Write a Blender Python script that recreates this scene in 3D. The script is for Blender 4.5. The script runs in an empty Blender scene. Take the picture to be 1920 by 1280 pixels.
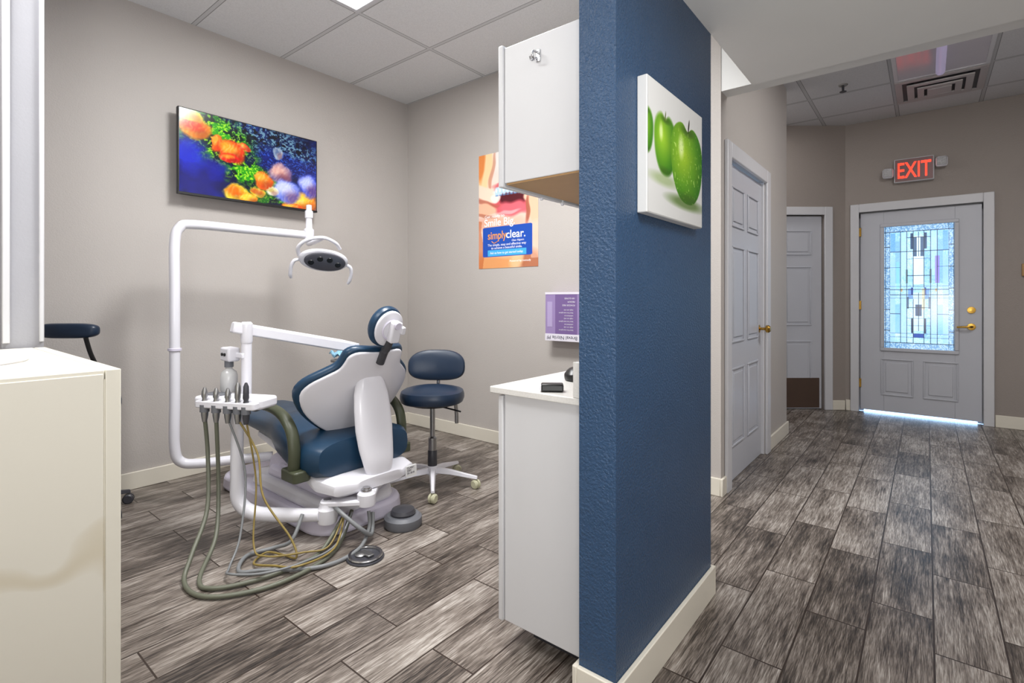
import bpy, bmesh, math, random
import numpy as np
from mathutils import Vector, Matrix
random.seed(3)
S=bpy.context.scene
COL=S.collection
WL={}
T=Matrix.Identity(4)

# ---------------------------------------------------------------- materials
def lin(c):
    r=[]
    for v in c[:3]:
        v=v/255.0
        r.append(v/12.92 if v<=0.04045 else ((v+0.055)/1.055)**2.4)
    return (r[0],r[1],r[2],1.0)
MC={}
def M(name,rgb,rough=0.5,metal=0.0,bump=None,var=0.04,vscale=6.0,emit=0.0,coat=0.0):
    if name in MC: return MC[name]
    m=bpy.data.materials.new(name); m.use_nodes=True
    nt=m.node_tree; b=nt.nodes['Principled BSDF']
    geo=nt.nodes.new('ShaderNodeNewGeometry')
    n=nt.nodes.new('ShaderNodeTexNoise'); n.inputs['Scale'].default_value=vscale; n.inputs['Detail'].default_value=3
    nt.links.new(geo.outputs['Position'],n.inputs['Vector'])
    mx=nt.nodes.new('ShaderNodeMix'); mx.data_type='RGBA'
    c=lin(rgb)
    mx.inputs[6].default_value=(c[0]*(1-var),c[1]*(1-var),c[2]*(1-var),1)
    mx.inputs[7].default_value=(min(1,c[0]*(1+var)),min(1,c[1]*(1+var)),min(1,c[2]*(1+var)),1)
    nt.links.new(n.outputs['Fac'],mx.inputs[0])
    nt.links.new(mx.outputs[2],b.inputs['Base Color'])
    b.inputs['Roughness'].default_value=rough; b.inputs['Metallic'].default_value=metal
    b.inputs['Coat Weight'].default_value=coat
    if emit>0:
        b.inputs['Emission Color'].default_value=c; b.inputs['Emission Strength'].default_value=emit
    if bump:
        n2=nt.nodes.new('ShaderNodeTexNoise'); n2.inputs['Scale'].default_value=bump[0]; n2.inputs['Detail'].default_value=2
        nt.links.new(geo.outputs['Position'],n2.inputs['Vector'])
        bp=nt.nodes.new('ShaderNodeBump'); bp.inputs['Strength'].default_value=bump[1]; bp.inputs['Distance'].default_value=bump[2]
        nt.links.new(n2.outputs['Fac'],bp.inputs['Height']); nt.links.new(bp.outputs['Normal'],b.inputs['Normal'])
    MC[name]=m; return m
def attrmat(name,rough=0.5,emit=0.0,base=1.0):
    m=bpy.data.materials.new(name); m.use_nodes=True
    nt=m.node_tree; b=nt.nodes['Principled BSDF']
    a=nt.nodes.new('ShaderNodeAttribute'); a.attribute_name='Col'
    if base>0: nt.links.new(a.outputs['Color'],b.inputs['Base Color'])
    else: b.inputs['Base Color'].default_value=(0.01,0.01,0.01,1)
    b.inputs['Roughness'].default_value=rough
    if emit>0:
        nt.links.new(a.outputs['Color'],b.inputs['Emission Color']); b.inputs['Emission Strength'].default_value=emit
    return m
def mathn(nt,op,a,b=None):
    n=nt.nodes.new('ShaderNodeMath'); n.operation=op
    for i,v in enumerate((a,b)):
        if v is None: continue
        if isinstance(v,(int,float)): n.inputs[i].default_value=v
        else: nt.links.new(v,n.inputs[i])
    return n.outputs[0]
def floor_mat():
    m=bpy.data.materials.new('wood_look_tile'); m.use_nodes=True
    nt=m.node_tree; b=nt.nodes['Principled BSDF']; L=nt.links.new
    geo=nt.nodes.new('ShaderNodeNewGeometry'); sp=nt.nodes.new('ShaderNodeSeparateXYZ'); L(geo.outputs['Position'],sp.inputs[0])
    y=mathn(nt,'ADD',sp.outputs[1],10.0)
    x=mathn(nt,'ADD',sp.outputs[0],0.185*60-0.02)
    cb=nt.nodes.new('ShaderNodeCombineXYZ'); L(y,cb.inputs[0]); L(x,cb.inputs[1])
    br=nt.nodes.new('ShaderNodeTexBrick'); L(cb.outputs[0],br.inputs['Vector'])
    br.offset=0.36; br.offset_frequency=2; br.squash=1
    for k,v in (('Scale',1.0),('Mortar Size',0.0030),('Mortar Smooth',0.1),('Bias',0.0),('Brick Width',0.62),('Row Height',0.185)): br.inputs[k].default_value=v
    br.inputs['Color1'].default_value=(0,0,0,1); br.inputs['Color2'].default_value=(1,1,1,1); br.inputs['Mortar'].default_value=(0.5,0.5,0.5,1)
    bw=nt.nodes.new('ShaderNodeRGBToBW'); L(br.outputs['Color'],bw.inputs[0])
    rnd=bw.outputs[0]
    def nz(sx,sy,det,rough,dist=0.0):
        c=nt.nodes.new('ShaderNodeCombineXYZ'); L(mathn(nt,'MULTIPLY',sp.outputs[0],sx),c.inputs[0]); L(mathn(nt,'MULTIPLY',sp.outputs[1],sy),c.inputs[1]); L(mathn(nt,'MULTIPLY',rnd,37.0),c.inputs[2])
        n=nt.nodes.new('ShaderNodeTexNoise'); n.inputs['Scale'].default_value=1; n.inputs['Detail'].default_value=det; n.inputs['Roughness'].default_value=rough; n.inputs['Distortion'].default_value=dist
        L(c.outputs[0],n.inputs['Vector']); return n.outputs['Fac']
    n1=nz(95,5.5,4,0.7,.35); n2=nz(360,16,2,0.6); n3=nz(12,3.2,4,0.55); n4=nz(5,1.8,1,.5)
    g=mathn(nt,'ADD',mathn(nt,'MULTIPLY',n1,0.38),mathn(nt,'MULTIPLY',n2,0.32)); g=mathn(nt,'ADD',g,mathn(nt,'MULTIPLY',n3,0.30)); g=mathn(nt,'ADD',g,mathn(nt,'MULTIPLY',mathn(nt,'SUBTRACT',n4,.5),0.14))
    g=mathn(nt,'ADD',g,mathn(nt,'MULTIPLY',mathn(nt,'SUBTRACT',rnd,0.5),0.085))
    cr=nt.nodes.new('ShaderNodeValToRGB'); L(g,cr.inputs[0])
    e=cr.color_ramp.elements; e[0].position=0.37; e[0].color=lin((38,33,30)); e[1].position=0.65; e[1].color=lin((190,184,177))
    k=e.new(0.455); k.color=lin((90,81,74)); k=e.new(0.53); k.color=lin((132,123,115))
    mx=nt.nodes.new('ShaderNodeMix'); mx.data_type='RGBA'; L(br.outputs['Fac'],mx.inputs[0]); L(cr.outputs[0],mx.inputs[6]); mx.inputs[7].default_value=lin((50,39,32))
    L(mx.outputs[2],b.inputs['Base Color'])
    b.inputs['Roughness'].default_value=0.34
    bp=nt.nodes.new('ShaderNodeBump'); bp.inputs['Strength'].default_value=0.4; bp.inputs['Distance'].default_value=0.002
    h=mathn(nt,'SUBTRACT',mathn(nt,'MULTIPLY',g,0.8),br.outputs['Fac']); L(h,bp.inputs['Height']); L(bp.outputs['Normal'],b.inputs['Normal'])
    return m
def ceil_mat(name,x0,sx,y0,sy,rgb,line):
    m=bpy.data.materials.new(name); m.use_nodes=True
    nt=m.node_tree; b=nt.nodes['Principled BSDF']; L=nt.links.new
    geo=nt.nodes.new('ShaderNodeNewGeometry'); sp=nt.nodes.new('ShaderNodeSeparateXYZ'); L(geo.outputs['Position'],sp.inputs[0])
    def d(o,o0,s):
        f=mathn(nt,'FRACT',mathn(nt,'DIVIDE',mathn(nt,'ADD',o,s*40.5-o0),s)); return mathn(nt,'MULTIPLY',mathn(nt,'ABSOLUTE',mathn(nt,'SUBTRACT',f,0.5)),s)
    dd=mathn(nt,'MINIMUM',d(sp.outputs[0],x0,sx),d(sp.outputs[1],y0,sy))
    lm=mathn(nt,'LESS_THAN',dd,0.013); dk=mathn(nt,'SUBTRACT',mathn(nt,'LESS_THAN',dd,0.016),mathn(nt,'LESS_THAN',dd,0.0115))
    n=nt.nodes.new('ShaderNodeTexNoise'); n.inputs['Scale'].default_value=120; n.inputs['Detail'].default_value=2; L(geo.outputs['Position'],n.inputs['Vector'])
    cr=nt.nodes.new('ShaderNodeValToRGB'); L(n.outputs['Fac'],cr.inputs[0])
    c=lin(rgb); e=cr.color_ramp.elements; e[0].position=.35; e[0].color=(c[0]*.93,c[1]*.93,c[2]*.93,1); e[1].position=.6; e[1].color=c
    m1=nt.nodes.new('ShaderNodeMix'); m1.data_type='RGBA'; L(lm,m1.inputs[0]); L(cr.outputs[0],m1.inputs[6]); m1.inputs[7].default_value=lin(line)
    m2=nt.nodes.new('ShaderNodeMix'); m2.data_type='RGBA'; L(dk,m2.inputs[0]); L(m1.outputs[2],m2.inputs[6]); m2.inputs[7].default_value=lin([v*0.62 for v in rgb])
    L(m2.outputs[2],b.inputs['Base Color']); b.inputs['Roughness'].default_value=.8
    return m

# ---------------------------------------------------------------- mesh helpers
def mk(name,bm,mat,parent=None,smooth=True,bevel=0,seg=2,sub=0,label=None,keepn=False):
    bm.transform(T)
    if not keepn: bmesh.ops.recalc_face_normals(bm,faces=bm.faces)
    a=np.array([v.co[:] for v in bm.verts]); c=Vector(((a.min(0)+a.max(0))/2).tolist())
    bmesh.ops.translate(bm,verts=bm.verts,vec=-c)
    me=bpy.data.meshes.new(name); bm.to_mesh(me); bm.free()
    if smooth:
        me.polygons.foreach_set('use_smooth',[True]*len(me.polygons)); me.set_sharp_from_angle(angle=math.radians(38))
    if mat: me.materials.append(mat)
    o=bpy.data.objects.new(name,me); COL.objects.link(o)
    WL[o]=c
    if parent: o.parent=parent; o.location=c-WL[parent]
    else: o.location=c
    if bevel>0:
        md=o.modifiers.new('b','BEVEL'); md.width=bevel; md.segments=seg; md.limit_method='ANGLE'; md.angle_limit=math.radians(40)
    if sub>0:
        md=o.modifiers.new('s','SUBSURF'); md.levels=sub; md.render_levels=sub
    if label: o['label']=label
    return o
def tag(o,label,cat,group=None):
    o['label']=label; o['category']=cat
    if group: o['group']=group
    return o
def st(o): o['kind']='structure'; return o
def root(name,loc,label,cat,group=None):
    o=bpy.data.objects.new(name,None); COL.objects.link(o); o.empty_display_size=.1
    p=T@Vector(loc); o.location=p; WL[o]=p.copy(); return tag(o,label,cat,group)
def addbox(bm,b):
    x0,x1,y0,y1,z0,z1=b
    v=[bm.verts.new(p) for p in ((x0,y0,z0),(x1,y0,z0),(x1,y1,z0),(x0,y1,z0),(x0,y0,z1),(x1,y0,z1),(x1,y1,z1),(x0,y1,z1))]
    for f in ((0,3,2,1),(4,5,6,7),(0,1,5,4),(1,2,6,5),(2,3,7,6),(3,0,4,7)): bm.faces.new([v[i] for i in f])
def boxes(name,bl,mat,parent=None,bevel=0,**k):
    bm=bmesh.new()
    for b in bl: addbox(bm,b)
    return mk(name,bm,mat,parent,smooth=bevel>0,bevel=bevel,**k)
def box(name,b,mat,parent=None,bevel=0,**k): return boxes(name,[b],mat,parent,bevel,**k)
def cr_spline(pts,n,closed=False):
    P=[Vector(p) for p in pts]; out=[]; N=len(P)
    rng=N if closed else N-1
    for i in range(rng):
        if closed: p0,p1,p2,p3=P[(i-1)%N],P[i],P[(i+1)%N],P[(i+2)%N]
        else: p0,p1,p2,p3=P[max(i-1,0)],P[i],P[i+1],P[min(i+2,N-1)]
        for k in range(n):
            t=k/n
            out.append(0.5*((2*p1)+(p2-p0)*t+(2*p0-5*p1+4*p2-p3)*t*t+(3*p1-p0-3*p2+p3)*t**3))
    if not closed: out.append(P[-1])
    return out
def loft(name,rings,mat,parent=None,cap=True,**k):
    bm=bmesh.new(); R=[[bm.verts.new(p) for p in r] for r in rings]; n=len(R[0])
    for i in range(len(R)-1):
        for j in range(n): bm.faces.new((R[i][j],R[i][(j+1)%n],R[i+1][(j+1)%n],R[i+1][j]))
    if cap:
        bm.faces.new(R[0][::-1]); bm.faces.new(R[-1])
    return mk(name,bm,mat,parent,**k)
def sweep_r(pts,r,n=10,sm=6):
    P=cr_spline(pts,sm) if sm>1 else [Vector(p) for p in pts]
    rr=r if isinstance(r,(list,tuple)) else None
    rings=[]; t0=(P[1]-P[0]).normalized(); u=t0.orthogonal().normalized()
    for i,p in enumerate(P):
        t=(P[min(i+1,len(P)-1)]-P[max(i-1,0)]).normalized()
        u=(u-t*u.dot(t)).normalized(); w=t.cross(u)
        ra=r if not rr else float(np.interp(i/(len(P)-1),np.linspace(0,1,len(rr)),rr))
        rings.append([p+(u*math.cos(a)+w*math.sin(a))*ra for a in [2*math.pi*j/n for j in range(n)]])
    return rings
def tube(name,pts,r,mat,parent=None,n=10,sm=6,**k): return loft(name,sweep_r(pts,r,n,sm),mat,parent,**k)
def lathe(name,prof,loc,mat,parent=None,axis=(0,0,1),n=24,**k):
    ax=Vector(axis).normalized(); u=ax.orthogonal().normalized(); w=ax.cross(u); L=Vector(loc)
    return loft(name,[[L+ax*h+(u*math.cos(a)+w*math.sin(a))*max(r,1e-4) for a in [2*math.pi*j/n for j in range(n)]] for r,h in prof],mat,parent,**k)
def rrect(cx,cy,hx,hy,r,n=5):
    o=[]
    for (sx,sy,a0) in ((1,1,0),(-1,1,90),(-1,-1,180),(1,-1,270)):
        for i in range(n+1):
            a=math.radians(a0+90*i/n); o.append((cx+sx*(hx-r)+r*math.cos(a),cy+sy*(hy-r)+r*math.sin(a)))
    return o
def frame(o,r,u):
    r=Vector(r).normalized(); u=Vector(u); u=(u-r*u.dot(r)).normalized(); n=r.cross(u)
    m=Matrix.Identity(4)
    for i in range(3): m[i][0]=r[i]; m[i][1]=u[i]; m[i][2]=n[i]; m[i][3]=o[i]
    return m
def prism(name,out,h0,h1,mat,parent=None,F=None,taper=1.0,**k):
    F=F or Matrix.Identity(4)
    cx=sum(p[0] for p in out)/len(out); cy=sum(p[1] for p in out)/len(out)
    return loft(name,[[F@Vector((p[0],p[1],h0)) for p in out],[F@Vector((cx+(p[0]-cx)*taper,cy+(p[1]-cy)*taper,h1)) for p in out]],mat,parent,**k)
def puffy(name,out,th,bulge,mat,parent=None,F=None,post=None,back=0.0,edge=0.12,**k):
    F=F or Matrix.Identity(4)
    cx=sum(p[0] for p in out)/len(out); cy=sum(p[1] for p in out)/len(out); h=th/2
    prof=[(.02,-h-back),(.5,-h-back*.7),(1-edge,-h),(1-edge*.35,-h*.8),(1,-h*.3),(1,h*.3),(1-edge*.35,h*.8),(1-edge,h),(.75,h+bulge*.35),(.5,h+bulge*.75),(.25,h+bulge*.95),(.02,h+bulge)]
    rings=[]
    for s,z in prof:
        r=[]
        for p in out:
            v=Vector((cx+(p[0]-cx)*s,cy+(p[1]-cy)*s,z))
            if post: v=post(v)
            r.append(F@v)
        rings.append(r)
    return loft(name,rings,mat,parent,**k)
def text(name,body,size,F,mat,parent,ext=0.0004,align='LEFT',w=None,bold=0.0):
    cu=bpy.data.curves.new(name,'FONT'); cu.body=body; cu.size=size; cu.extrude=ext; cu.align_x=align; cu.offset=bold
    o=bpy.data.objects.new(name,cu); COL.objects.link(o); bpy.context.view_layer.update()
    me=bpy.data.meshes.new_from_object(o.evaluated_get(bpy.context.evaluated_depsgraph_get()))
    bpy.data.objects.remove(o); bm=bmesh.new(); bm.from_mesh(me); bpy.data.meshes.remove(me)
    sx=1.0
    if w:
        xs=[v.co.x for v in bm.verts]; sx=w/(max(xs)-min(xs))
    bm.transform(F@Matrix.Diagonal((sx,1,1,1)))
    return mk(name,bm,mat,parent,smooth=False,keepn=True)
def srgb2lin(a): return np.where(a<=0.04045,a/12.92,((a+0.055)/1.055)**2.4)
def painted(name,F,W,H,nx,ny,fn,mat,parent):
    s,v=np.meshgrid(np.linspace(0,1,nx),np.linspace(0,1,ny)); img=np.clip(fn(s,v),0,255)/255.0
    c=srgb2lin(img).reshape(-1,3)
    P=[F@Vector((float(a)*W,-float(b)*H,0)) for a,b in zip(s.ravel(),v.ravel())]
    P=[T@p for p in P]; cen=(P[0]+P[-1])/2; P=[p-cen for p in P]
    f=[]
    for j in range(ny-1):
        for i in range(nx-1):
            a=j*nx+i; f.append((a,a+nx,a+nx+1,a+1))
    me=bpy.data.meshes.new(name); me.from_pydata(P,[],f)
    at=me.color_attributes.new('Col','FLOAT_COLOR','POINT'); buf=np.ones((len(P),4),dtype=np.float32); buf[:,:3]=c
    at.data.foreach_set('color',buf.ravel()); me.materials.append(mat)
    o=bpy.data.objects.new(name,me); COL.objects.link(o); WL[o]=cen; o.parent=parent; o.location=cen-(WL[parent] if parent else Vector()); return o
def vn(s,v,fx,fy,seed):
    r=np.random.RandomState(seed).rand(int(fy)+3,int(fx)+3); X=np.clip(s,0,1)*fx; Y=np.clip(v,0,1)*fy; xi=X.astype(int); yi=Y.astype(int); a=X-xi; b=Y-yi; a=a*a*(3-2*a); b=b*b*(3-2*b)
    return (r[yi,xi]*(1-a)+r[yi,xi+1]*a)*(1-b)+(r[yi+1,xi]*(1-a)+r[yi+1,xi+1]*a)*b
def mixi(img,m,c): 
    m=np.clip(m,0,1)[...,None]; return img*(1-m)+np.array(c,float)*m
def ell(x,y,cx,cy,rx,ry,ang=0,soft=.15,p=2.0):
    a=math.radians(ang); dx=x-cx; dy=y-cy; X=np.abs(dx*math.cos(a)+dy*math.sin(a))/rx; Y=np.abs(-dx*math.sin(a)+dy*math.cos(a))/ry
    return np.clip((1-(X**p+Y**p)**(1/p))/soft+.5,0,1)
def rect(x,y,x0,x1,y0,y1): return ((x>=x0)&(x<=x1)&(y>=y0)&(y<=y1)).astype(float)

# ---------------------------------------------------------------- palette
m_wall=M('beige_wall',(186,180,175),.6,bump=(150,.45,.003),var=.03,vscale=2)
m_hall=M('taupe_wall',(150,141,135),.6,bump=(150,.45,.003),var=.03,vscale=2)
m_blue=M('navy_wall_paint',(44,72,104),.33,bump=(150,.8,.006),var=.12)
m_base=M('cream_baseboard',(224,218,204),.45,var=.02)
m_soff=M('soffit_paint',(222,222,220),.6,bump=(120,.2,.002),var=.02)
m_trim=M('white_trim',(206,206,210),.4,var=.02)
m_white=M('white_plastic',(224,223,230),.3,var=.02,coat=.2)
m_wshade=M('shade_tinted_white',(212,207,224),.35,var=.03)  # white plastic with the lavender of its shadows put into the colour
m_navy=M('navy_vinyl',(22,54,80),.35,var=.05,bump=(300,.1,.001))
m_navyd=M('dark_navy_vinyl',(22,40,62),.36,var=.05,bump=(300,.1,.001))
m_olive=M('olive_plastic',(66,70,52),.4)
m_chrome=M('chrome',(190,190,192),.22,1.0)
m_steel=M('brushed_steel',(160,160,160),.35,1.0)
m_black=M('black_plastic',(18,18,20),.4)
m_dgrey=M('dark_grey_plastic',(58,58,64),.4)
m_mgrey=M('lamp_face_grey',(84,84,92),.3)
m_grey=M('grey_plastic',(104,106,112),.45)
m_door=M('door_paint',(190,192,200),.4,var=.02)
m_cab=M('cabinet_laminate',(206,206,208),.45,var=.02)
m_brass=M('brass',(190,150,70),.25,1.0)
m_hose=M('hose_olive',(96,98,84),.45)
m_hoseg=M('hose_grey',(118,120,122),.45)
m_hosey=M('hose_amber',(130,112,58),.4)
m_cream=M('cream_laminate',(228,224,210),.4,var=.04,vscale=2.5)
m_wood=M('wood_underside',(176,138,92),.5,var=.1,vscale=12)
m_bronze=M('bronze_kickplate',(110,92,82),.4,.7)
m_quartz=M('quartz_counter',(216,214,210),.25,var=.14,vscale=260)
m_caster=M('cream_caster',(190,188,160),.4)
m_cloth=M('light_blue_cloth',(140,188,215),.8,bump=(40,.6,.01))
m_red=M('red_glow',(255,56,34),.4,emit=1.9)
m_lamp=M('lamp_panel',(255,255,255),.4,emit=5.0)
m_lens=M('acrylic_lens',(176,172,180),.14,emit=.06)
m_txtw=M('white_ink',(250,250,250),.5)
m_org=M('orange_ink',(252,160,70),.5)
m_txtd=M('dark_ink',(50,45,70),.5)

H=2.97
# ---------------------------------------------------------------- room shell
st(box('floor',(-3.95,1.45,-1.65,6.42,-.1,0),floor_mat()))
st(box('wall_west',(-3.87,-3.77,-1.6,3.24,0,H),m_wall))
st(box('wall_north',(-3.77,-.94,3.12,3.24,0,H),m_wall))
st(box('wall_center',(-.777,-.66,1.27,2.063,0,H),m_blue))
st(boxes('wall_hall',[(-1.06,-.94,3.24,3.27,0,H),(-1.06,-.94,3.27,4.17,2.03,H),(-1.06,-.94,4.17,4.94,0,H),(-2.35,-1.06,4.82,4.94,0,H)],m_wall))
st(box('wall_recess',(-2.35,-2.25,4.94,5.3,0,H),m_hall))
st(box('wall_header',(-.94,1.3,3.125,3.24,2.38,H),m_soff))
st(boxes('wall_exit',[(-.76,-.545,6.37,6.47,0,H),(-.545,.412,6.37,6.47,2.05,H),(.412,1.3,6.37,6.47,0,H)],m_hall))
st(box('wall_east',(1.3,1.4,-1.6,6.47,0,H),m_hall))
st(box('wall_south',(-3.77,1.3,-1.6,-1.5,0,H),m_wall))
st(box('wall_left_partition',(-3.77,-2.73,.30,.42,0,H),M('grey_paint',(162,162,168),.5,bump=(95,.2,.003))))
st(box('ceiling',(-3.87,-.6,-1.6,3.2,H,H+.08),ceil_mat('ceiling_tile',-2.80,1.22,3.12,.6,(226,227,228),(204,205,206))))
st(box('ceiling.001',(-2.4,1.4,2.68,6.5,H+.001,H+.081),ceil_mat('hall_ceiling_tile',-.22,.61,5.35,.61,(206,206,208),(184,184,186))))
st(box('ceiling.002',(-.66,1.3,-1.5,2.68,2.2,H),m_soff))
# diagonal wall with second door
K=Vector((-.66,6.37,0))
T=Matrix.Translation(K)@Matrix.Rotation(math.radians(38.9),4,'Z')
st(boxes('wall_diagonal',[(-.225,0,0,.1,0,H),(-1.125,-.225,0,.1,2.04,H),(-2.05,-1.125,0,.1,0,H),(-1.125,-.225,.085,.1,0,2.04)],m_hall))  # last box is unseen backing added to stop light leaking past the door
st(boxes('trim_1',[(-.225,-.14,-.02,.0,0,2.12),(-1.21,-1.125,-.02,0,0,2.12),(-1.125,-.225,-.02,0,2.035,2.12)],m_trim,bevel=.006))
st(boxes('baseboard_diagonal',[(-.14,-.01,-.015,0,0,.1)],m_base,bevel=.004))
T=Matrix.Identity(4)
# baseboards
st(box('baseboard_west',(-3.77,-3.755,.42,3.12,0,.105),m_base,bevel=.004))
st(box('baseboard_north',(-3.755,-.94,3.105,3.12,0,.105),m_base,bevel=.004))
st(boxes('baseboard_center',[(-.777,-.66,1.255,1.27,0,.11),(-.66,-.645,1.255,2.078,0,.11),(-.777,-.66,2.063,2.078,0,.11),(-.792,-.777,1.255,1.325,0,.11)],m_base,bevel=.003))
st(boxes('baseboard_hall',[(-.94,-.925,3.105,3.185,0,.105),(-.94,-.925,4.27,4.955,0,.105),(-2.2,-.94,4.94,4.955,0,.105)],m_base,bevel=.004))
st(boxes('baseboard_exit',[(-.655,-.615,6.355,6.37,0,.11),(.485,1.3,6.355,6.37,0,.11)],m_base,bevel=.004))
# casings
st(boxes('trim_2',[(-.94,-.918,3.185,3.27,0,2.115),(-.94,-.918,4.17,4.27,0,2.115),(-.94,-.918,3.27,4.17,2.02,2.115),(-1.00,-.94,3.27,3.285,0,2.03),(-1.00,-.94,4.155,4.17,0,2.03)],m_trim,bevel=.006))
st(boxes('trim_3',[(-.615,-.54,6.345,6.37,0,2.13),(.405,.48,6.345,6.37,0,2.13),(-.54,.405,6.345,6.37,2.045,2.13),(-.56,-.505,6.442,6.468,0,2.05),(.37,.43,6.442,6.468,0,2.05),(-.56,.43,6.442,6.468,1.99,2.06)],m_trim,bevel=.005))  # rear boxes are hidden stops, added to block light around the slab
st(boxes('trim_4',[(-2.73,-2.715,.30,.322,.99,H),(-2.73,-2.717,.405,.42,.99,H)],m_trim,bevel=.003))

# ---------------------------------------------------------------- doors
def ringbox(x0,x1,z0,z1,w,y0,y1): return [(x0,x1,y0,y1,z0,z0+w),(x0,x1,y0,y1,z1-w,z1),(x0,x0+w,y0,y1,z0+w,z1-w),(x1-w,x1,y0,y1,z0+w,z1-w)]
def paneldoor(n,w,h,zs,kick=None):
    d=st(root(n,(w/2,.02,0.012),'white six-panel interior door in a white casing','door'))
    box('slab',(0,w,0,.04,.006,h),m_door,d,bevel=.003)
    for (a,b) in zs:
        for (p,q) in ((.11,w/2-.045),(w/2+.045,w-.11)):
            boxes('panel',ringbox(p,q,a,b,.014,-.009,0)+[(p+.035,q-.035,-.007,0,a+.035,b-.035)],m_door,d,bevel=.005)
    return d
zs=[(.22,.72),(.88,1.50),(1.62,1.88)]
T=Matrix.Translation((-.96,3.287,0))@Matrix.Rotation(math.radians(90),4,'Z')
d1=paneldoor('door_1',.866,2.015,zs)
lathe('knob',[(.001,0),(.028,0),(.028,.006),(.01,.01),(.01,.04),(.026,.05),(.028,.065),(.018,.078),(.001,.08)],(.80,0,.94),m_brass,d1,axis=(0,-1,0))
T=Matrix.Translation(K)@Matrix.Rotation(math.radians(38.9),4,'Z')@Matrix.Translation((-1.12,.03,0))
d2=paneldoor('door_2',.89,2.03,zs)
box('kickplate',(.03,.86,-.012,-.001,.02,.33),m_bronze,d2,bevel=.002)
T=Matrix.Identity(4)
d3=st(root('door_3',(-.066,6.42,.02),'white exterior door with stained glass window','door'))
DX0,DX1=-.531,.398
boxes('slab',[(DX0,-.335,6.39,6.44,.026,2.035),(.21,DX1,6.39,6.44,.026,2.035),(-.335,.21,6.39,6.44,.026,.665),(-.335,.21,6.39,6.44,1.885,2.035)],m_door,d3,bevel=.002)
boxes('window_frame',ringbox(-.365,.24,.635,1.915,.035,6.375,6.39),m_door,d3,bevel=.006)
for p,q in ((-.36,-.10),(-.025,.235)):
    boxes('panel',ringbox(p,q,.19,.56,.014,6.381,6.39)+[(p+.04,q-.04,6.383,6.39,.23,.52)],m_door,d3,bevel=.005)
def glass(s,v):
    W,Hh=132.,235.; x=s*W; y=v*Hh; xm=np.abs(x-66)
    n2=vn(s,v,5,7,2); n3=vn(s,v,90,160,6); n4=vn(s,v,10,16,9)
    img=np.stack([126+56*n2+50*(n3-.5),178+40*n2+44*(n3-.5),218+26*n2+30*(n3-.5)],-1)
    bd=np.minimum(np.minimum(x,132-x),np.minimum(y,235-y))<12
    img=mixi(img,bd*.6,(80,116,152)); img=mixi(img,bd*(n3>.6)*.6,(190,214,232))
    for a,b_,c_,d_,col in ((22,34,14,96,(160,198,230)),(34,44,30,110,(110,160,206)),(44,53,14,50,(86,142,204)),(0,10,22,112,(214,232,248)),(22,34,130,221,(150,190,226)),(34,44,150,205,(110,166,220)),(0,10,128,200,(184,214,240)),(10,20,120,140,(80,120,186)),(44,53,60,221,(140,182,222))):
        img=mixi(img,((xm>=a)&(xm<=b_)&(y>=c_)&(y<=d_))*.7,col)
    for a,b_,c_,d_,col in ((10,15,16,46,(44,62,92)),(3,9,24,60,(60,82,112)),(10,14,118,132,(24,50,120)),(0,6,150,172,(40,58,90)),(10,14,176,204,(34,44,70)),(20,24,84,110,(96,120,130)),(0,9,205,212,(34,60,140)),(18,22,136,158,(70,90,116)),(30,33,120,126,(170,150,110))):
        img=mixi(img,((xm>=a)&(xm<=b_)&(y>=c_)&(y<=d_))*.9,col)
    img=mixi(img,rect(x,y,96,104,60,110)*.7,(130,104,190)); img=mixi(img,rect(x,y,72,78,120,160)*.6,(190,170,110)); img=mixi(img,rect(x,y,24,30,70,120)*.6,(120,196,210))
    def vl(xx,y0,y1,w=1.2): 
        nonlocal img; img=mixi(img,rect(x,y,xx-w/2,xx+w/2,y0,y1)*.9,(34,42,54))
    def hl(yy,x0,x1,w=1.2):
        nonlocal img; img=mixi(img,rect(x,y,x0,x1,yy-w/2,yy+w/2)*.9,(34,42,54))
    for a in (12,120): vl(a,0,235)
    for a in (12,223): hl(a,0,132)
    for a in (32,100): vl(a,12,223)
    for a in (44,88): vl(a,12,223,1.0)
    for a in (56,76): vl(a,12,118,1.0); vl(a,140,223,1.0)
    vl(66,14,60,.9); vl(66,128,200,.9)
    for a in (3,129): vl(a,0,235,1.6)
    for a in (50,116,122,132,138,205,212): hl(a,12,120,1.0)
    for a in (24,64,96,156,176,190): hl(a,44,88,.9)
    for a in (80,168): hl(a,12,32,.9); hl(a,100,120,.9)
    for a in (40,80,120,160,200): hl(a,0,12); hl(a,120,132)
    return img
painted('window_glass',frame((-.335,6.412,1.89),(1,0,0),(0,0,1)),.55,1.23,200,360,glass,attrmat('stained_glass',.15,1.3,.3),d3)  # daylight from behind the pane is put into the glass emission
for z,c in ((1.055,m_brass),(.90,m_brass)):
    lathe('lock_plate',[(.001,0),(.032,0),(.03,.012),(.001,.014)],(.325,6.39,z),c,d3,axis=(0,-1,0))
tube('lever_handle',[(.325,6.38,.90),(.325,6.345,.90),(.30,6.335,.90),(.22,6.338,.895)],[.012,.011,.01,.009],m_brass,d3)
for z in (.25,1.05,1.8): box('hinge',(DX0-.012,DX0+.008,6.375,6.392,z,z+.09),m_brass,d3,bevel=.002)
st(box('floor.001',(-2.0,2.5,6.42,9.0,-.11,-.006),M('outdoor_concrete',(200,205,215),.8)))
r=root('thermostat',(.72,6.37,1.37),'small beige thermostat on the taupe wall','thermostat')
box('case',(.655,.78,6.345,6.37,1.36,1.47),m_wood,r,bevel=.006)
box('display',(.68,.755,6.342,6.3455,1.40,1.45),m_dgrey,r,bevel=.001)

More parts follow.
